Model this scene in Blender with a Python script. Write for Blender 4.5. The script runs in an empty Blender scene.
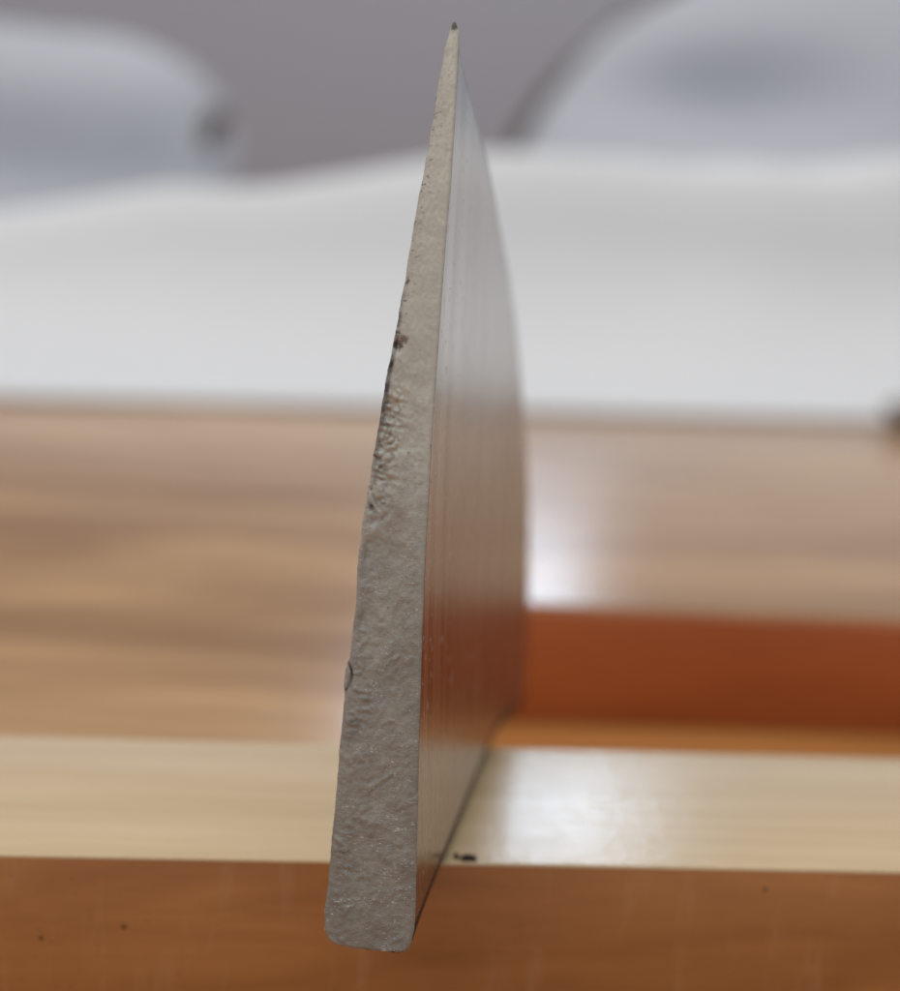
import bpy, bmesh, math, random
from mathutils import Vector, Matrix, noise

random.seed(7)
MM = 0.001
sc = bpy.context.scene
COL = sc.collection

# ------------------------------------------------------------------ camera
cam = bpy.data.cameras.new('camera')
cam_o = bpy.data.objects.new('camera', cam)
COL.objects.link(cam_o)
Fv = Vector((0.1135527, 0.9825245, -0.1475))
Rv = Vector((0.993, -0.106, 0.058))
pitch, yaw, roll = math.radians(8.482), math.radians(6.593), math.radians(3.341)
Fv = Vector((math.sin(yaw)*math.cos(pitch), math.cos(yaw)*math.cos(pitch), -math.sin(pitch)))
R0 = Vector((math.cos(yaw), -math.sin(yaw), 0)); U0 = R0.cross(Fv)
Rv = R0*math.cos(roll) + U0*math.sin(roll)
Uv = -R0*math.sin(roll) + U0*math.cos(roll)
M = Matrix((Rv, Uv, -Fv)).transposed().to_4x4()
M.translation = Vector((-8.392, -66.489, 23.973))*MM
cam_o.matrix_world = M
cam.sensor_fit = 'HORIZONTAL'
cam.sensor_width = 36.0
cam.lens = 36.0*1850/900
cam.clip_start = 0.004
cam.clip_end = 20
cam.dof.use_dof = True
cam.dof.focus_distance = 61.0*MM
cam.dof.aperture_fstop = 0.074/0.0016
cam.dof.aperture_blades = 0
sc.camera = cam_o

# ------------------------------------------------------------------ light
world = bpy.data.worlds.new('World')
sc.world = world
world.use_nodes = True
bg = world.node_tree.nodes['Background']
bg.inputs['Color'].default_value = (0.92, 0.96, 1.05, 1)
bg.inputs['Strength'].default_value = 0.46

def area(name, loc, target, sx, sy, power, color):
    l = bpy.data.lights.new(name, 'AREA')
    l.shape = 'RECTANGLE'; l.size = sx; l.size_y = sy
    l.energy = power; l.color = color
    o = bpy.data.objects.new(name, l); COL.objects.link(o)
    o.location = loc
    d = Vector(target) - Vector(loc)
    o.rotation_euler = d.to_track_quat('-Z', 'Y').to_euler()
    return o
# bright window pane high at the back: its reflection makes the glints on the varnish
area('window_light', (0.180, 0.93, 0.395), (0, 0.03, 0), 0.075, 0.235, 0.66, (0.66, 0.81, 1.0))
# soft ceiling light above the table
area('ceiling_light', (0.0, 0.16, 0.75), (0.02, 0.12, 0), 0.6, 0.5, 2.8, (1.0, 0.97, 0.92))
# added unseen fill lamp behind the camera, high left, to brighten front faces
area('front_fill', (-0.36, -0.38, 0.50), (0, 0, 0.01), 0.5, 0.45, 0.92, (1.0, 0.98, 0.95))

sc.view_settings.view_transform = 'Standard'
sc.view_settings.look = 'None'
sc.view_settings.exposure = 0
sc.view_settings.gamma = 1
sc.view_settings.use_curve_mapping = False

# ------------------------------------------------------------------ helpers
def tag(o, label=None, cat=None, kind=None, group=None):
    if label: o['label'] = label
    if cat: o['category'] = cat
    if kind: o['kind'] = kind
    if group: o['group'] = group
    return o

def link_mesh(name, verts, faces, mat, parent=None, smooth=True, sharp=None):
    me = bpy.data.meshes.new(name)
    me.from_pydata([tuple(Vector(v)*MM) for v in verts], [], faces)
    me.update()
    if smooth:
        me.polygons.foreach_set('use_smooth', [True]*len(me.polygons))
        if sharp: me.set_sharp_from_angle(angle=math.radians(sharp))
    me.materials.append(mat)
    o = bpy.data.objects.new(name, me); COL.objects.link(o)
    if parent: o.parent = parent
    return o

def grid(nu, nv, fn, close=False):
    vs = [fn(i, j) for i in range(nu) for j in range(nv)]
    fs = []
    for i in range(nu-1):
        for j in range(nv-1):
            fs.append((i*nv+j, (i+1)*nv+j, (i+1)*nv+j+1, i*nv+j+1))
    return vs, fs

def interp(tab, x):
    if x <= tab[0][0]: return tab[0][1]
    for (a, fa), (b, fb) in zip(tab, tab[1:]):
        if x <= b: return fa + (fb-fa)*(x-a)/(b-a) if b > a else fb
    return tab[-1][1]

def sstep(a, b, x):
    t = max(0, min(1, (x-a)/(b-a))); return t*t*(3-2*t)

class Mat:
    """small node-tree writer; coordinates come in millimetres of the object"""
    def __init__(self, name):
        self.m = bpy.data.materials.new(name); self.m.use_nodes = True
        self.t = self.m.node_tree; self.n = self.t.nodes
        self.b = self.n['Principled BSDF']
        tc = self.n.new('ShaderNodeTexCoord')
        sc_ = self.n.new('ShaderNodeVectorMath'); sc_.operation = 'SCALE'; sc_.inputs['Scale'].default_value = 1000
        self.t.links.new(tc.outputs['Object'], sc_.inputs[0]); self.mm = sc_.outputs[0]
    def l(self, a, b): self.t.links.new(a, b)
    def set(self, **k):
        for a, v in k.items():
            s = self.b.inputs[a.replace('_', ' ')]
            if hasattr(v, 'is_output'): self.l(v, s)
            else: s.default_value = v
    def map(self, scale=(1, 1, 1), loc=(0, 0, 0), rot=(0, 0, 0)):
        n = self.n.new('ShaderNodeMapping'); n.inputs['Scale'].default_value = scale
        n.inputs['Location'].default_value = loc; n.inputs['Rotation'].default_value = rot
        self.l(self.mm, n.inputs['Vector']); return n.outputs[0]
    def noise(self, v, scale=1, detail=4, rough=.55, dist=0):
        n = self.n.new('ShaderNodeTexNoise'); n.inputs['Scale'].default_value = scale
        n.inputs['Detail'].default_value = detail; n.inputs['Roughness'].default_value = rough
        n.inputs['Distortion'].default_value = dist
        self.l(v, n.inputs['Vector']); return n.outputs['Fac']
    def vor(self, v, scale=1, feature='F1'):
        n = self.n.new('ShaderNodeTexVoronoi'); n.feature = feature; n.inputs['Scale'].default_value = scale
        self.l(v, n.inputs['Vector']); return n
    def ramp(self, fac, stops):
        n = self.n.new('ShaderNodeValToRGB')
        while len(n.color_ramp.elements) < len(stops): n.color_ramp.elements.new(0.5)
        for e, (p, c) in zip(n.color_ramp.elements, stops):
            e.position = p; e.color = (c, c, c, 1) if isinstance(c, (int, float)) else (*c, 1)
        self.l(fac, n.inputs['Fac']); return n.outputs['Color']
    def mix(self, fac, a, b, mode='MIX'):
        n = self.n.new('ShaderNodeMix'); n.data_type = 'RGBA'; n.blend_type = mode
        for s, v in ((n.inputs[0], fac), (n.inputs[6], a), (n.inputs[7], b)):
            if hasattr(v, 'is_output'): self.l(v, s)
            elif isinstance(v, (int, float)): s.default_value = v
            else: s.default_value = (*v, 1)
        return n.outputs[2]
    def math(self, op, a, b=0, clamp=False):
        n = self.n.new('ShaderNodeMath'); n.operation = op; n.use_clamp = clamp
        for s, v in ((n.inputs[0], a), (n.inputs[1], b)):
            if hasattr(v, 'is_output'): self.l(v, s)
            else: s.default_value = v
        return n.outputs[0]
    def spot(self, c, r, soft=.5, wob=0, wscale=1):
        """1 inside a blob of radius r (mm) round the object point c"""
        n = self.n.new('ShaderNodeVectorMath'); n.operation = 'DISTANCE'
        v = self.mm
        if wob:
            nz = self.n.new('ShaderNodeTexNoise'); nz.inputs['Scale'].default_value = wscale; nz.inputs['Detail'].default_value = 3
            self.l(self.mm, nz.inputs['Vector'])
            a = self.n.new('ShaderNodeVectorMath'); a.operation = 'SUBTRACT'; self.l(nz.outputs['Color'], a.inputs[0]); a.inputs[1].default_value = (.5, .5, .5)
            b = self.n.new('ShaderNodeVectorMath'); b.operation = 'SCALE'; b.inputs['Scale'].default_value = wob; self.l(a.outputs[0], b.inputs[0])
            d = self.n.new('ShaderNodeVectorMath'); d.operation = 'ADD'; self.l(v, d.inputs[0]); self.l(b.outputs[0], d.inputs[1]); v = d.outputs[0]
        self.l(v, n.inputs[0]); n.inputs[1].default_value = c
        mr = self.n.new('ShaderNodeMapRange'); mr.interpolation_type = 'SMOOTHSTEP'
        self.l(n.outputs['Value'], mr.inputs['Value'])
        mr.inputs['From Min'].default_value = r*(1-soft); mr.inputs['From Max'].default_value = r*(1+soft)
        mr.inputs['To Min'].default_value = 1; mr.inputs['To Max'].default_value = 0
        return mr.outputs[0]
    def bump(self, h, dist, strength=1, prev=None):
        n = self.n.new('ShaderNodeBump'); n.inputs['Strength'].default_value = strength
        n.inputs['Distance'].default_value = dist*MM
        self.l(h, n.inputs['Height'])
        if prev is not None: self.l(prev, n.inputs['Normal'])
        return n.outputs[0]

# ------------------------------------------------------------------ materials
def wood(name, dark, light, rough, grain=(.05, 1.1, 1.1), streak=.5, bumpd=.02, contrast=(.32, .7), ior=1.5, spots=(), coat=0, scuff=0):
    m = Mat(name)
    v = m.map(scale=grain)
    g1 = m.noise(v, 1.0, 6, .6, .6)
    v2 = m.map(scale=(grain[0]*1.6, grain[1]*6, grain[2]*6), loc=(3, 7, 1))
    g2 = m.noise(v2, 1.0, 4, .6, .2)
    c = m.ramp(g1, [(contrast[0], dark), (contrast[1], light)])
    f = m.ramp(g2, [(.3, .55), (.65, 1.0)])
    c = m.mix(streak, c, f, 'MULTIPLY')
    for (p, r, k) in spots:
        c = m.mix(m.math('MULTIPLY', m.spot(p, r, .5, r*1.4, 1.6/r), k), c, (.02, .009, .004))
    if scuff:
        sc1 = m.ramp(m.noise(m.map(scale=(.9, .9, .16)), 1, 3, .6), [(.56, 0), (.72, 1)])
        sc2 = m.ramp(m.noise(m.map(scale=(5, 5, 1.6), loc=(2, 2, 2)), 1, 3, .7), [(.35, .2), (.65, 1)])
        sc3 = m.ramp(m.noise(m.map(loc=(4, 1, 2)), 3.0, 3, .6), [(.64, 0), (.72, 1)])
        c = m.mix(m.math('MULTIPLY', m.math('MULTIPLY', sc1, sc2), scuff), c, (.55, .33, .17))
        c = m.mix(m.math('MULTIPLY', sc3, scuff*.8), c, (.10, .04, .015))
    r1 = m.noise(m.map(scale=(.6, 1.5, 1.5)), 1.0, 4, .6)
    rr = m.math('ADD', m.math('MULTIPLY', r1, .16), rough-.08)
    pores = m.noise(m.map(scale=(1.6, 7, 7)), 1.0, 3, .6)
    fine = m.noise(m.map(scale=(3.2, 4.5, 4.5)), 1.0, 3, .65)
    h = m.math('ADD', m.math('MULTIPLY', pores, .6), m.math('MULTIPLY', fine, .4))
    nb = m.bump(h, bumpd)
    m.set(Base_Color=c, Roughness=rr, IOR=ior, Normal=nb, Coat_Weight=coat, Coat_Roughness=.12)
    return m.m

PALE = wood('pale_maple', (.61, .435, .23), (.72, .54, .32), .17, grain=(.03, .4, .4), streak=.14, bumpd=.045)
HONEY = wood('honey_brown_wood', (.37, .150, .042), (.52, .225, .068), .40, grain=(.09, .30, .35), streak=.18, bumpd=.015, scuff=.40,
             spots=(((-14.98, 0, 4.83), .09, .75), ((-11.96, 0, 5.31), .10, .8), ((-14.6, 0, 4.70), .05, .5), ((12.4, 0, 7.2), .09, .8), ((21, 0, 6.05), .14, .4)))
FLOORW = wood('amber_wood', (.38, .15, .034), (.50, .21, .056), .42, grain=(.03, .3, .3), streak=.2)
MAHOG = wood('red_brown_wood', (.42, .105, .025), (.57, .155, .04), .38, grain=(.02, .1, .1), streak=.15, bumpd=.01)
BROWN = wood('brown_walnut', (.28, .138, .055), (.57, .340, .160), .20, ior=1.27, grain=(.022, .08, .1), streak=.30, bumpd=.01)

def cloth_mat(name, col, nscale):
    m = Mat(name)
    a = m.noise(m.map(scale=(1, 1, 1)), nscale, 4, .6)
    c = m.mix(m.math('MULTIPLY', a, .25), col, tuple(x*.9 for x in col))
    w = m.noise(m.map(scale=(2.6, 2.6, 2.6)), 1.0, 2, .5)
    m.set(Base_Color=c, Roughness=.85, Normal=m.bump(w, .12), Sheen_Weight=.15)
    return m.m
CLOTH = cloth_mat('white_cotton', (.725, .725, .722), .03)
PILLOW = cloth_mat('off_white_cotton', (.50, .51, .545), .03)
TRIM = cloth_mat('dark_brown_piping', (.10, .072, .060), .1)
WALL = cloth_mat('grey_mauve_plaster', (.485, .495, .545), .01)
m = Mat('dark_brown_lacquer'); m.set(Base_Color=m.mix(m.noise(m.mm, .8), (.17, .13, .11), (.23, .17, .14)), Roughness=.35); DARK = m.m
m = Mat('dark_dirt'); m.set(Base_Color=m.mix(m.noise(m.mm, 9), (.012, .007, .004), (.05, .026, .012)), Roughness=.8); DIRT = m.m

# ground steel side: fine grinding lines run from spine to edge (along z), across the length (y)
def steel():
    m = Mat('ground_steel')
    l1 = m.noise(m.map(scale=(.3, 2.4, .035)), 1.0, 5, .65)
    l2 = m.noise(m.map(scale=(.3, 4.5, .06), loc=(4, 2, 9)), 1.0, 3, .6)
    blot = m.noise(m.map(scale=(.3, .5, .3)), 1.0, 4, .6)
    pits = m.ramp(m.noise(m.map(scale=(.3, 4.2, 2.2)), 1.0, 2, .6), [(.66, 0), (.70, 1)])
    keep = m.ramp(m.noise(m.map(loc=(5, 5, 5)), .9, 2), [(.42, 0), (.46, 1)])
    pits = m.math('MULTIPLY', pits, keep)
    c = m.ramp(l1, [(.38, (.37, .335, .305)), (.62, (.62, .59, .565))])
    c = m.mix(.35, c, m.ramp(blot, [(.35, .8), (.65, 1.0)]), 'MULTIPLY')
    sx = m.n.new('ShaderNodeSeparateXYZ'); m.l(m.mm, sx.inputs[0])
    hgt_ = m.math('ADD', m.math('DIVIDE', sx.outputs['Z'], 30.0), m.math('MULTIPLY', m.math('SUBTRACT', blot, .5), .12))
    wood_refl = m.ramp(hgt_, [(.42, 1), (.68, 0)])  # brown wood reflection painted into the steel colour, stronger towards the spine
    c = m.mix(wood_refl, c, m.mix(1, c, (.84, .73, .62), 'MULTIPLY'))
    c = m.mix(m.math('MULTIPLY', pits, .8), c, (.75, .72, .66))
    c = m.mix(m.spot((-.55, 2.5, 15.3), .10, .3), c, (.02, .015, .012))
    r = m.math('ADD', m.math('MULTIPLY', l1, .20), m.math('ADD', m.math('MULTIPLY', wood_refl, .07), .10))
    r = m.math('ADD', r, m.math('MULTIPLY', pits, .3))
    h = m.math('ADD', l1, m.math('MULTIPLY', l2, .5))
    n = m.bump(h, .016)
    n = m.bump(pits, .03, 1, n)
    m.set(Base_Color=c, Metallic=1.0, Roughness=r, Normal=n)
    return m.m
STEEL = steel()
m = Mat('honed_steel')
m.set(Base_Color=m.ramp(m.noise(m.map(scale=(1, 5, .2)), 1, 3), [(.3, (.40, .385, .37)), (.7, (.52, .505, .49))]), Metallic=1.0, Roughness=.30); HONED = m.m

m = Mat('steel_contact_shade')  # contact shade along the blade's foot, painted into the steel colour
m.set(Base_Color=m.mix(m.noise(m.map(scale=(1, .6, 2)), 1.0, 4), (.03, .02, .013), (.075, .052, .034)), Metallic=.6, Roughness=.5); CONTACT_SHADE = m.m

def fracture():
    m = Mat('fractured_steel')
    sep = m.n.new('ShaderNodeSeparateXYZ'); m.l(m.mm, sep.inputs[0])
    z = sep.outputs['Z']
    cmb = m.n.new('ShaderNodeCombineXYZ')        # lay the leaning end upright before drawing on it
    m.l(m.math('ADD', sep.outputs['X'], m.math('MULTIPLY', z, .0205)), cmb.inputs[0])
    m.l(m.math('SUBTRACT', sep.outputs['Y'], m.math('MULTIPLY', z, .14)), cmb.inputs[1]); m.l(z, cmb.inputs[2])
    m.mm = cmb.outputs[0]; sep = m.n.new('ShaderNodeSeparateXYZ'); m.l(m.mm, sep.inputs[0]); z = sep.outputs['Z']
    blot = m.noise(m.map(scale=(.35, 1, .22)), 1, 4, .6)
    grit = m.noise(m.map(), 5.0, 5, .65)
    fine = m.noise(m.map(), 16.0, 3, .6)
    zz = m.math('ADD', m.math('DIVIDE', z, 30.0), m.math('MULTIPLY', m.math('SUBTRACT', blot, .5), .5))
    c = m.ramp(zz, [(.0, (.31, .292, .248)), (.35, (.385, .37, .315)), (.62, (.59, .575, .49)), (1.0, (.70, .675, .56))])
    c = m.mix(.30, c, m.ramp(grit, [(.30, .62), (.62, 1.05)]), 'MULTIPLY')
    # dark specks, dense towards the left edge in the upper half
    sp = m.ramp(m.noise(m.map(scale=(1, 1, 1.3)), 4.2, 4, .65), [(.31, 1), (.37, 0)])
    keep = m.ramp(m.noise(m.map(loc=(2, 3, 1)), 1.1, 3), [(.46, 0), (.58, 1)])
    c = m.mix(m.math('MULTIPLY', m.math('MULTIPLY', sp, keep), .6), c, (.10, .08, .06))
    ef = m.math('ADD', m.math('ADD', sep.outputs['X'], .50), m.math('MULTIPLY', m.math('SUBTRACT', 30.0, z), .118))
    near = m.ramp(ef, [(.0, 1), (.45, 0)])
    sp2 = m.ramp(m.noise(m.map(scale=(1.1, 1, 1.7), loc=(7, 1, 3)), 4.6, 4, .7), [(.37, 1), (.44, 0)])
    k2 = m.ramp(m.noise(m.map(loc=(9, 3, 1)), 1.3, 3), [(.42, 0), (.50, 1)])
    zup = m.ramp(m.math('DIVIDE', z, 30.0), [(.44, 0), (.5, 1), (.9, 1), (.97, .2)])
    c = m.mix(m.math('MULTIPLY', m.math('MULTIPLY', m.math('MULTIPLY', sp2, near), k2), m.math('MULTIPLY', zup, .85)), c, (.06, .045, .04))
    line = m.ramp(ef, [(.02, 1), (.13, 0)])
    zl = m.ramp(m.math('DIVIDE', z, 30.0), [(.50, 0), (.57, 1), (.69, 1), (.74, .15), (.97, .15)])
    kl = m.ramp(m.noise(m.map(), 3.0, 3), [(.40, .3), (.55, 1)])
    c = m.mix(m.math('MULTIPLY', m.math('MULTIPLY', line, zl), m.math('MULTIPLY', kl, .7)), c, (.035, .025, .032))
    # outline of the curled flake
    ring = m.math('SUBTRACT', m.spot((-3.26, 0, 8.75), .76, .03), m.spot((-3.26, 0, 8.75), .69, .03), True)
    c = m.mix(m.math('MULTIPLY', ring, m.ramp(m.noise(m.map(), 2.2, 2), [(.40, .2), (.55, .85)])), c, (.04, .03, .032))
    # grain glints painted into the colour, mostly low down and on the left
    zlo = m.ramp(m.math('DIVIDE', z, 30.0), [(.36, 1), (.62, .1)])
    dark_ = m.ramp(m.noise(m.map(loc=(6, 2, 9)), .8, 3, .6), [(.45, 0), (.62, 1)])
    c = m.mix(m.math('MULTIPLY', m.math('MULTIPLY', dark_, zlo), .28), c, (.16, .14, .12))
    smear = m.noise(m.map(scale=(.9, 1, 2.2), rot=(0, -.6, 0), loc=(3, 1, 6)), 1.0, 4, .6, .8)
    c = m.mix(.5, c, m.ramp(smear, [(.30, .74), (.68, 1.08)]), 'MULTIPLY')
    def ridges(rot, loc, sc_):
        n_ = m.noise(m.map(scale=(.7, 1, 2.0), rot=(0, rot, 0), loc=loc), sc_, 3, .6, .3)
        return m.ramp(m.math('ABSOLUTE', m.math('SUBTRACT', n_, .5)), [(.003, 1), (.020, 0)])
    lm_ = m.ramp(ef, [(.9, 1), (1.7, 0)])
    glint = m.mix(lm_, ridges(.75, (1, 2, 3), 2.4), ridges(.05, (5, 1, 2), 2.6))
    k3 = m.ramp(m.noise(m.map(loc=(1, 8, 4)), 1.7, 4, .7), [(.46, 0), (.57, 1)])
    glint = m.math('MULTIPLY', m.math('MULTIPLY', glint, k3), zlo)
    c = m.mix(m.math('MULTIPLY', glint, .85), c, (.92, .89, .83))
    # rust blot and soot along the left edge, flake outline
    for p, r, k, col in (((-1.62, 0, 19.75), .17, .8, (.045, .022, .014)), ((-1.40, 0, 19.95), .13, .7, (.10, .05, .02)),
                         ((-1.85, 0, 19.1), .13, .8, (.03, .015, .02)), ((-1.95, 0, 18.3), .14, .8, (.04, .03, .035)), ((-2.02, 0, 17.6), .12, .7, (.05, .04, .04)),
                         ((-1.78, 0, 20.2), .10, .8, (.04, .03, .035)), ((-.29, 0, 30.33), .16, .85, (.05, .045, .035))):
        c = m.mix(m.math('MULTIPLY', m.spot(p, r, .45, r*1.3, 1.3/r), k), c, col)
    h = m.math('ADD', m.math('MULTIPLY', grit, .7), m.math('MULTIPLY', fine, .35))
    h = m.math('ADD', h, m.math('MULTIPLY', glint, .5))
    hz = m.math('MULTIPLY', h, m.math('ADD', m.math('MULTIPLY', zlo, .9), .14))
    n = m.bump(hz, .055, 1)
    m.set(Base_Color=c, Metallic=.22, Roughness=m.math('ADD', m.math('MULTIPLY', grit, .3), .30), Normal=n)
    return m.m
FRACT = fracture()

# ------------------------------------------------------------------ setting: table, board, bar, wall
def rbox(name, x0, x1, y0, y1, z0, z1, r, mat, parent=None, seg=4, edges=None):
    bm = bmesh.new()
    bmesh.ops.create_cube(bm, size=1)
    for v in bm.verts:
        v.co = Vector(((x0+x1)/2 + v.co.x*(x1-x0), (y0+y1)/2 + v.co.y*(y1-y0), (z0+z1)/2 + v.co.z*(z1-z0)))*MM
    es = [e for e in bm.edges if edges is None or edges(e)]
    bmesh.ops.bevel(bm, geom=es, offset=r*MM, segments=seg, profile=.5, affect='EDGES')
    me = bpy.data.meshes.new(name); bm.to_mesh(me); bm.free()
    me.polygons.foreach_set('use_smooth', [True]*len(me.polygons)); me.set_sharp_from_angle(angle=math.radians(35))
    me.materials.append(mat)
    o = bpy.data.objects.new(name, me); COL.objects.link(o)
    if parent: o.parent = parent
    return o

FZ = -8.05
t = rbox('table', -400, 500, -260, 1000, FZ-25, FZ, 1.0, FLOORW)
tag(t, 'amber wooden table top under the bar and the board, showing as a thin strip right of the blade', 'table', 'structure')
w = rbox('wall', -900, 1100, 1002, 1030, FZ-25, 520, 2.0, WALL)
tag(w, 'plain grey mauve wall far behind everything, out of focus', 'wall', 'structure')

def empty(name, loc, rz=0):
    o = bpy.data.objects.new(name, None); COL.objects.link(o)
    o.empty_display_size = .01
    o.location = Vector(loc)*MM; o.rotation_euler = (0, 0, rz); return o

bar = empty('wooden_bar', (0, 0, FZ))
tag(bar, 'honey brown wooden bar with pale glossy top face on which the steel blade stands', 'wooden bar')
BW = 15.37
body = rbox('bar_body', -95, 120, 0, BW, 0, -FZ-.12, .03, HONEY, bar, 2)
body.data.transform(Matrix.Identity(4))
top = rbox('top_strip', -95, 120, .0, BW, -FZ-.12, -FZ, .10, PALE, bar, 4, lambda e: all(v.co.z > (-FZ-.06)*MM for v in e.verts))
top['label'] = 'pale cream glossy top layer of the bar'

# L-shaped board: comes right up to the bar on the left, cut back on the right where its red front edge shows
def board():
    root = empty('wooden_board', (0, 0, FZ))
    tag(root, 'wide glossy brown board behind the bar, red front edge cut back right of the blade', 'wooden board')
    z0, z1 = 0.0, -FZ-.3
    pts = [(-260, BW+.15), (.6, BW+.15), (.9, 49.9), (400, 49.9-.028*400), (400, 520), (-260, 520)]
    bm = bmesh.new()
    lo = [bm.verts.new(Vector((x, y, z0))*MM) for x, y in pts]
    hi = [bm.verts.new(Vector((x, y, z1))*MM) for x, y in pts]
    bm.faces.new(hi); bm.faces.new(lo[::-1])
    n = len(pts)
    for i in range(n): bm.faces.new((lo[i], lo[(i+1) % n], hi[(i+1) % n], hi[i]))
    bm.normal_update()
    es = [e for e in bm.edges if all(v in hi for v in e.verts)]
    bmesh.ops.bevel(bm, geom=es, offset=.35*MM, segments=4, profile=.5, affect='EDGES')
    me = bpy.data.meshes.new('board_panel'); bm.to_mesh(me); bm.free()
    me.polygons.foreach_set('use_smooth', [True]*len(me.polygons)); me.set_sharp_from_angle(angle=math.radians(35))
    me.materials.append(BROWN)
    o = bpy.data.objects.new('board_panel', me); COL.objects.link(o); o.parent = root
    e = rbox('front_edge', 1.0, 400, -.45, -.02, .02, z1-.35, .12, MAHOG, root)
    e.location = (0, 49.9*MM, 0); e.rotation_euler = (0, 0, -math.atan(.028))
    e['label'] = 'dark red brown front edge of the board'
board()

# ------------------------------------------------------------------ the blade
PHI = math.radians(13.815)
blade = empty('steel_blade', (-2.056, -8.362, 0), -PHI)
tag(blade, 'broken steel knife blade standing on its spine across the bar, cutting edge up', 'knife blade')

TILT = .14        # the broken end leans away from the camera towards the edge
LEFT = [(-.2, -2.15), (-.14, -2.56), (-.01, -2.84), (.31, -3.0), (.9, -3.03), (1.97, -2.99), (3.3, -2.98), (4.96, -2.95), (6.62, -2.94), (7.95, -2.91), (8.45, -2.97), (8.94, -2.97),
        (9.2, -2.87), (9.45, -2.82), (10.94, -2.76), (12.59, -2.78), (13.92, -2.74), (15.58, -2.59), (17.58, -2.4), (18.9, -2.28), (19.4, -2.2), (20.73, -2.05), (22.55, -1.88), (24.31, -1.72),
        (25.53, -1.57), (26.75, -1.44), (28.37, -1.32), (29.55, -1.18), (30.15, -1.06), (30.42, -.98)]
RIGHT = [(-.2, -.42), (-.13, -.24), (-.05, -.14), (.16, -.05), (.63, .02), (1.61, .0), (3.91, -.14), (6.21, -.27), (8.18, -.36), (10.15, -.45), (12.77, -.55), (14.74, -.60), (16.71, -.64),
         (18.69, -.65), (21.31, -.67), (23.61, -.67), (25.12, -.65), (28.23, -.69), (29.67, -.74), (30.16, -.77), (30.42, -.90)]
TOPZ = [(4.16, 30.42), (4.25, 30.1), (4.91, 29.75), (7.33, 28.79), (9.91, 27.94), (12.38, 26.99), (14.65, 26.14), (17.57, 24.85), (20.83, 23.23), (23.88, 21.69), (26.9, 19.57),
        (29.76, 17.07), (32.3, 14.42), (35.02, 11.6), (37.32, 8.67), (39.38, 5.1), (40.57, 1.54), (40.95, -1.3)]
BOTZ = [(0, -.21), (6, -.05), (8.5, 0), (24.6, 0), (28, -.35), (33, -1.2), (38, -2.1), (40.2, -2.35), (40.95, -1.75)]

def jag(z, seed, amp):
    return amp*(noise.noise(Vector((z*1.7, seed, 0))) + .6*noise.noise(Vector((z*4.3, seed, 5))) + .35*noise.noise(Vector((z*10, seed, 9))))

def left_s(z):
    a = .028
    k = 1.6 if 8 < z < 19 else 1
    s = interp(LEFT, z) + jag(z, 3.3, a*k)
    return s
def right_s(z):
    return interp(RIGHT, z) + jag(z, 8.1, .010)

# rows of the broken end, bottom to top
NZ, NS = 460, 46
ZR = [-.20 + (30.62)*i/(NZ-1) for i in range(NZ)]

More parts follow.
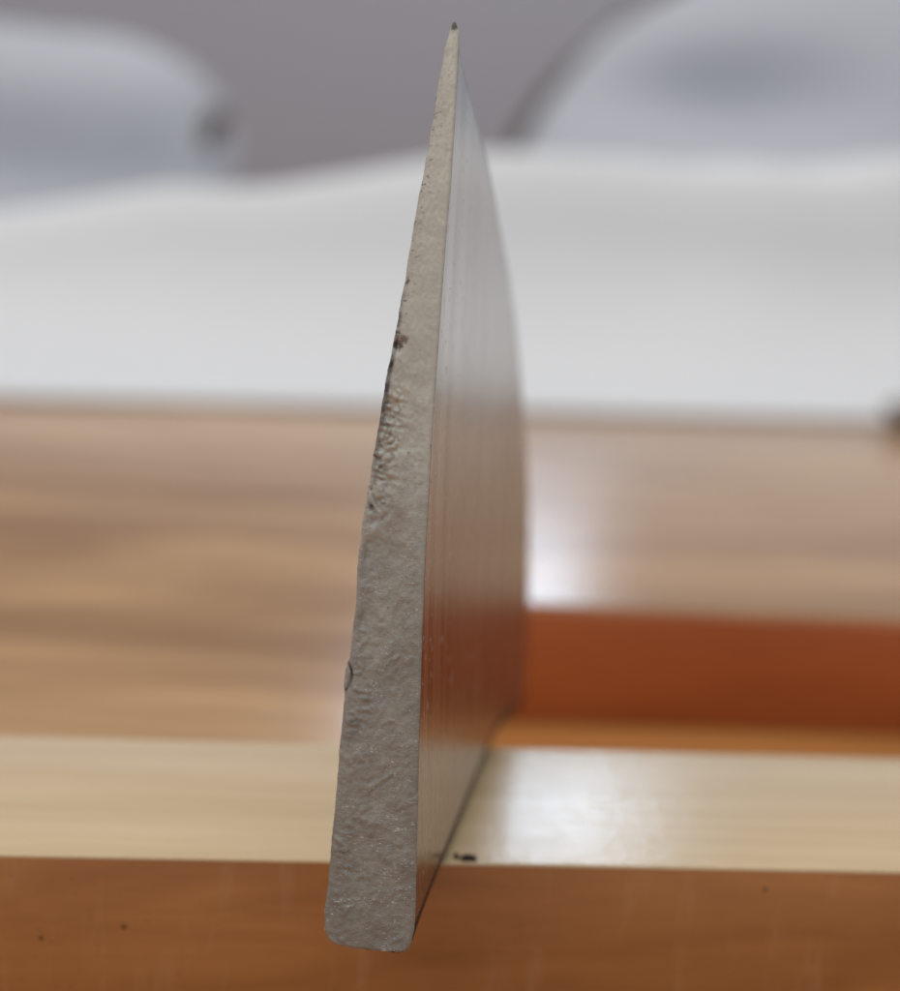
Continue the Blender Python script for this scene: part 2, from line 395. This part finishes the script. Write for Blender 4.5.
def relief(s, z, e):
    """how far the broken surface stands out (+) or in (-), mm; e is 0 at the outline, 1 inside"""
    sr = s; s = s + .0205*z
    p = Vector((s, z, 0))
    rough = 1 - .72*sstep(17, 21, z)
    h = (.07*noise.noise(p*.55) + .03*noise.noise(p*1.6 + Vector((3, 1, 0))))*(.1 + .9*rough)
    low = 1 - sstep(8, 15, z)
    # coarse torn grain, drawn out up to the right in the lower third
    q = Vector((s*1.1 + z*.75, z*1.0 - s*.85, 4))
    tear = abs(noise.noise(Vector((q.x*1.5, q.y*3.6, 2)))) - .25
    h += .04*low*tear
    lf = 1 - sstep(.5, 1.3, sr-interp(LEFT, z))
    rr = max(0, 1-abs(noise.noise(Vector((s*1.3, z*3.6 + s*.4, 31))))*7)*lf + max(0, 1-abs(noise.noise(Vector((q.x*1.0, q.y*2.6, 41))))*8)*(1-lf)
    h += (.08 + .10*lf)*low*rr*max(0, noise.noise(Vector((s*1.4, z*1.4, 51)))+.25)
    h += rough*(.014*noise.noise(p*3.1 + Vector((7, 2, 5))) + .015*noise.noise(p*6.5) + (.012 + .022*(1-sstep(.4, 1.2, sr-interp(LEFT, z))))*noise.noise(p*13))
    h += (1-rough)*.010*noise.noise(p*8)
    # wrinkles across the left half between 13.5 and 18 mm
    wm = sstep(13.4, 14.4, z)*(1-sstep(17.6, 18.6, z))*(1-sstep(.0, 1.15, sr-interp(LEFT, z)))
    if wm > 0:
        wv = noise.noise(Vector((s*1.2, z*3.4 + s*.6, 11)))
        h -= .20*wm*max(0, 1-abs(wv)*6)
        wv = noise.noise(Vector((s*2.8, z*2.3 - s, 17)))
        h -= .13*wm*max(0, 1-abs(wv)*7)
    # step left by a torn-out flake, edge runs slantwise at about 13.6 mm
    st = z - 13.7 - .9*(s+1.7) + .25*noise.noise(Vector((s*2, z*2, 3)))
    h -= .10*(1-sstep(-.55, .35, st))*sstep(9.2, 12.5, z)*sstep(-2.6, -1.9, s)*(1-.8*sstep(-1.6, -.6, s))
    # left rim strip that stands lower between 9.8 and 13.5
    rim = (1-sstep(.22, .42, sr-interp(LEFT, z) + .1*noise.noise(Vector((z*2, 1, 1)))))*sstep(9.6, 10.2, z)*(1-sstep(13.2, 13.8, z))
    h -= .08*rim*(.6 + noise.noise(Vector((s*2, z*1.6, 77))))
    # the curled flake at 8.8 mm: crescent groove
    r = math.hypot(s+3.26, z-8.75)
    h -= .20*math.exp(-((r-.725)/.05)**2)
    h += .08*(1-sstep(.6, .69, r))
    # notch by the rust blot
    h -= .25*math.exp(-(((s+1.68)/.16)**2 + ((z-19.75)/.22)**2))
    h -= .16*math.exp(-(((s+1.88)/.13)**2 + ((z-18.9)/.4)**2))
    # small pits, denser low down
    v = noise.cell(Vector((s*3.1, z*3.1, 2)))
    return h*min(1, e*1.0 + .15)

def end_pt(i, j):
    z = ZR[i]; a, b = left_s(z), right_s(z)
    f = j/(NS-1)
    s = a + (b-a)*f
    e = min(1, min(f, 1-f)*9, max(0.02, (z+.21)*3), max(.02, (30.42-z)*3))
    roundz = 0
    u = -relief(s, z, e)*min(1, e+.0)
    # edges of the broken face are slightly rounded off
    wdt = (b-a)
    dl = min(f, .999-f if f < .999 else 0)*wdt
    u += .045*max(0, 1-dl/.09)**2
    if j in (0, NS-1) or i in (0, NZ-1): u = .05
    if i == 0: z += .05*noise.noise(Vector((s*2.4, 3, 1))) + .03*noise.noise(Vector((s*6, 3, 7)))
    return (s, u + TILT*z, z)
vs, fs = grid(NZ, NS, end_pt)
fs = [tuple(reversed(f)) for f in fs]
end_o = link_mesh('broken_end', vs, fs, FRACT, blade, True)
end_o['label'] = 'rough grey broken end facing the camera'

# right side (towards the camera's right), with the hollow of the near end dying out along the blade
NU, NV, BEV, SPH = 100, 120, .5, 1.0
UL = 40.95
def station(i):
    """one line across the blade, from the spine to the edge: the first lies along the broken end, the last upright at the tip"""
    t = (i/(NU-1))**1.35
    ub = .05 + (UL-.05)*t
    ut = TILT*30.42 + .05 + (UL - TILT*30.42 - .05)*t
    return ub, interp(BOTZ, ub), ut, interp(TOPZ, ut)
def at(i, z):
    ub, zb, ut, zt = station(i)
    f = (z-zb)/max(1e-6, zt-zb)
    return ub + (ut-ub)*f, max(0, min(1, f))
def hgt(i):
    ub, zb, ut, zt = station(i); return zb, zt
def bevh(i):
    zb, zt = hgt(i); return min(BEV, .5*(zt-zb))
def right_s2(i, z):
    u, f = at(i, z); zb, zt = hgt(i)
    flat = -.76*max(0, z)/30*(1-.75*sstep(20, 41, u))
    k = math.exp(-max(0, u-TILT*z)/9)
    base = right_s(z) if i == 0 else interp(RIGHT, z)
    rd = (sstep(0, 4, station(i)[0]) if i else 0)*.5*max(0, 1-(z-zb)/.8)**2.4
    return flat*(1-k) + base*k - rd
def thick(i, z):
    u, f = at(i, z)
    near = interp(RIGHT, z)-interp(LEFT, z)
    zz = -.2 + 30.6*f
    t0 = interp(RIGHT, zz)-interp(LEFT, zz)
    k = sstep(0, 6, station(i)[0])
    return (near*(1-k)+t0*k)*(1 - .55*sstep(18, 41, u))
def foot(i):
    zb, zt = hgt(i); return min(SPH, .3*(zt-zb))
def rs(i, j):
    zb, zt = hgt(i); lo_ = foot(i)
    z = zb + lo_ + (zt-bevh(i)-zb-lo_)*j/(NV-1)
    return (right_s2(i, z), at(i, z)[0], z)
vs, fs = grid(NU, NV, rs)
side = link_mesh('ground_side', vs, fs, STEEL, blade)
side['label'] = 'bright ground right side with fine lines from spine to edge'
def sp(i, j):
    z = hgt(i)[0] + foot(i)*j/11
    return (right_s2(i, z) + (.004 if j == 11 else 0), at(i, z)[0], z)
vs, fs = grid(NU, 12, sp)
spn = link_mesh('spine', vs, fs, CONTACT_SHADE, blade)
spn['label'] = 'rounded lower edge of the blade, darkened with painted contact shade'
# honed bevel at the cutting edge: leans over to the left face
def bv(i, j):
    zb, zt = hgt(i); f = j/7
    z = zt-bevh(i)*(1-f)
    s0 = right_s2(i, zt-bevh(i)); lft = right_s2(i, zt) - min(thick(i, zt), .25)
    s_ = s0 + (lft-s0)*(.75*f**1.6) if i else right_s(z)
    return (s_+.002, at(i, z)[0], z)
vs, fs = grid(NU, 8, bv)
link_mesh('cutting_edge', vs, fs, HONED, blade)
# back: left side, spine underside and closing strip at the edge
def ls(i, j):
    zb, zt = hgt(i); z = zb + (zt-zb)*(j/(NV-1))**1.6
    return (left_s(z) if i == 0 else right_s2(i, z)-thick(i, z), at(i, z)[0], z)
vs, fs = grid(NU, NV, ls)
fs = [tuple(reversed(f)) for f in fs]
n0 = len(vs)
for i in range(NU):
    zb, zt = hgt(i)
    vs.append((right_s2(i, zb), at(i, zb)[0], zb)); vs.append(bv(i, 7))
for i in range(NU-1):
    a, b = i*NV, (i+1)*NV
    fs.append((a, b, n0+2*(i+1), n0+2*i))
    fs.append((a+NV-1, n0+2*i+1, n0+2*(i+1)+1, b+NV-1))
link_mesh('back_side', vs, fs, STEEL, blade, True, 40)

# ------------------------------------------------------------------ crumbs of dirt on the bar's front edge
def crumb(name, c, size, label, seed):
    bm = bmesh.new()
    bmesh.ops.create_icosphere(bm, subdivisions=3, radius=1)
    for v in bm.verts:
        k = 1 + .45*noise.noise(v.co*1.3 + Vector((seed, 0, 0))) + .2*noise.noise(v.co*3.1 + Vector((seed, 4, 0)))
        v.co = Vector((v.co.x*size[0]*k, v.co.y*size[1]*k, max(-.55, v.co.z)*size[2]*k))*MM
    zmin = min(v.co.z for v in bm.verts)
    for v in bm.verts: v.co.z -= zmin
    me = bpy.data.meshes.new(name); bm.to_mesh(me); bm.free()
    me.polygons.foreach_set('use_smooth', [True]*len(me.polygons)); me.materials.append(DIRT)
    o = bpy.data.objects.new(name, me); COL.objects.link(o); o.location = Vector(c)*MM
    tag(o, label, 'crumb', None, 'crumbs of dirt on the front edge of the bar')
crumb('crumb', (.84, .30, -.02), (.30, .18, .14), 'larger dark brown crumb on the front edge of the bar, farther from the blade', 1.3)
crumb('crumb', (.42, .55, 0), (.10, .2, .09), 'smaller dark crumb on the bar edge, right against the blade foot', 6.1)

# ------------------------------------------------------------------ white cloth and cushions behind, far out of focus
def cloth():
    ca, sa = math.cos(math.radians(10.6)), math.sin(math.radians(10.6))
    O = Vector((-1.2, 161.5, 0))
    prof = [(0, 0), (1.0, .7), (4, 1.0), (14, 1.3)]
    prof += [(14+40*math.sin(math.radians(t_)), 1.3+40*(1-math.cos(math.radians(t_)))) for t_ in range(6, 85, 6)]
    b_, z_ = prof[-1]
    prof += [(b_+2.4, z_+4.2), (b_+5.5, z_+6.6), (b_+10, z_+7.6), (b_+18, z_+7.2), (b_+32, z_-6), (b_+52, 3), (b_+220, 2.5)]
    top_ = z_+7.6
    na, nb = 130, 90
    def fn(i, j):
        a = -200 + 520*i/(na-1); b = 290*(j/(nb-1))**1.35
        x = O.x + ca*a - sa*b; y = O.y + sa*a + ca*b
        crest = 32.5 + (.10 if x > 30 else .165)*(x-30)
        crest = max(14, min(54, crest))
        h = interp(prof, b)
        k = crest/top_
        z = min(h, 1.0) + max(0, h-1.0)*k
        wr = sstep(3, 60, b)*(1-.92*sstep(b_+20, b_+60, b))
        z += wr*(3.4*noise.noise(Vector((x*.018, y*.03, 1))) + 1.1*noise.noise(Vector((x*.05, y*.05, 4))))
        z += wr*.9*noise.noise(Vector(((x*.8+y*.5)*.06, (y-x)*.012, 8)))
        return (x, y, z)
    vs, fs = grid(na, nb, fn)
    o = link_mesh('white_cloth', vs, fs, CLOTH)
    md = o.modifiers.new('thickness', 'SOLIDIFY'); md.thickness = .6*MM; md.offset = -1
    o.location = (0, 0, -.3*MM + .62*MM)
    tag(o, 'white cloth heaped in a broad soft swell on the far end of the board', 'cloth')
cloth()

def cushion(name, c, r, rot, label, trim_pts, trim_r, p=2.6, dent=None, lift=0):
    root = empty(name, c, rot)
    bm = bmesh.new()
    bmesh.ops.create_uvsphere(bm, u_segments=96, v_segments=64, radius=1)
    for v in bm.verts:
        n = v.co.copy()
        L = (abs(n.x)**p + abs(n.y)**p + abs(n.z)**p)**(1/p)
        n = n/L
        k = 1 + .05*noise.noise(n*2.1 + Vector((c[0], 0, 0)))
        q = Vector((n.x*r[0]*k, n.y*r[1]*k, n.z*r[2]*k))
        q.z = max(0, q.z + lift)
        if dent and q.y < 0:       # hollow pressed into the front: x, z, half width, half height, depth
            q.y += dent[4]*math.exp(-((q.x-dent[0])/dent[2])**2 - ((q.z-dent[1])/dent[3])**2)
        v.co = q*MM
    me = bpy.data.meshes.new('cushion_pad'); bm.to_mesh(me); bm.free()
    me.polygons.foreach_set('use_smooth', [True]*len(me.polygons)); me.materials.append(PILLOW)
    o = bpy.data.objects.new('cushion_pad', me); COL.objects.link(o); o.parent = root
    tag(root, label, 'cushion', None, 'white cushions behind the cloth')
    if trim_pts:
        vs, fs = [], []; n = len(trim_pts); m_ = 14
        P = [Vector(p_) for p_ in trim_pts]
        for i, q in enumerate(P):
            tan = (P[min(i+1, n-1)]-P[max(i-1, 0)]).normalized()
            a = tan.cross(Vector((0, 1, 0))).normalized(); b = tan.cross(a)
            k = trim_r*math.sin(math.pi*(.08+.84*i/(n-1)))**.5
            for s in range(m_):
                t_ = 2*math.pi*s/m_
                vs.append(q + a*math.cos(t_)*k + b*math.sin(t_)*k)
        for i in range(n-1):
            for s in range(m_):
                fs.append((i*m_+s, i*m_+(s+1) % m_, (i+1)*m_+(s+1) % m_, (i+1)*m_+s))
        fs.append(tuple(range(m_))[::-1]); fs.append(tuple((n-1)*m_+s for s in range(m_)))
        link_mesh('piping', vs, fs, TRIM, root)
    return root

def arc(cx, cz, rx, rz, a0, a1, y, n=24):
    return [(cx + rx*math.cos(math.radians(a0+(a1-a0)*i/(n-1))), y, cz + rz*math.sin(math.radians(a0+(a1-a0)*i/(n-1)))) for i in range(n)]
cushion('cushion', (-60, 395, 2.6), (47, 34, 32), math.radians(-4),
        'long low white cushion with dark piping at its lower right end, left of the blade', arc(0, 44, 45.5, 17, -62, -2, -17), 3.4, 2.8,
        (8, 28, 40, 8, 7), 29)
cushion('cushion', (192, 415, 2.2), (144, 54, 110), 0,
        'big domed white cushion with dark piped left rim, right of the blade tip', arc(0, 0, 143.5, 110, 122, 166, -4), 3.5, 2.0,
        (-86, 53, 32, 13, 15), 0)

# ------------------------------------------------------------------ small dark knob at the right edge of the frame
def knob():
    prof = [(0, 0), (3.2, 0), (3.6, .8), (2.4, 2.2), (2.6, 3.4), (4.3, 5), (4.6, 6.6), (3.8, 8.2), (2, 9), (0, 9.2)]
    ns = 32; vs = []; fs = []
    for r, z in prof:
        for k in range(ns):
            t_ = 2*math.pi*k/ns; vs.append((.6*r*math.cos(t_), .6*r*math.sin(t_), .42*z))
    for i in range(len(prof)-1):
        for k in range(ns):
            fs.append((i*ns+k, i*ns+(k+1) % ns, (i+1)*ns+(k+1) % ns, (i+1)*ns+k))
    o = link_mesh('knob', vs, fs, DARK)
    o.location = Vector((79.2, 171.0, -.3))*MM
    tag(o, 'small dark brown knob lying on the board at the right edge of the picture, blurred', 'knob')
knob()
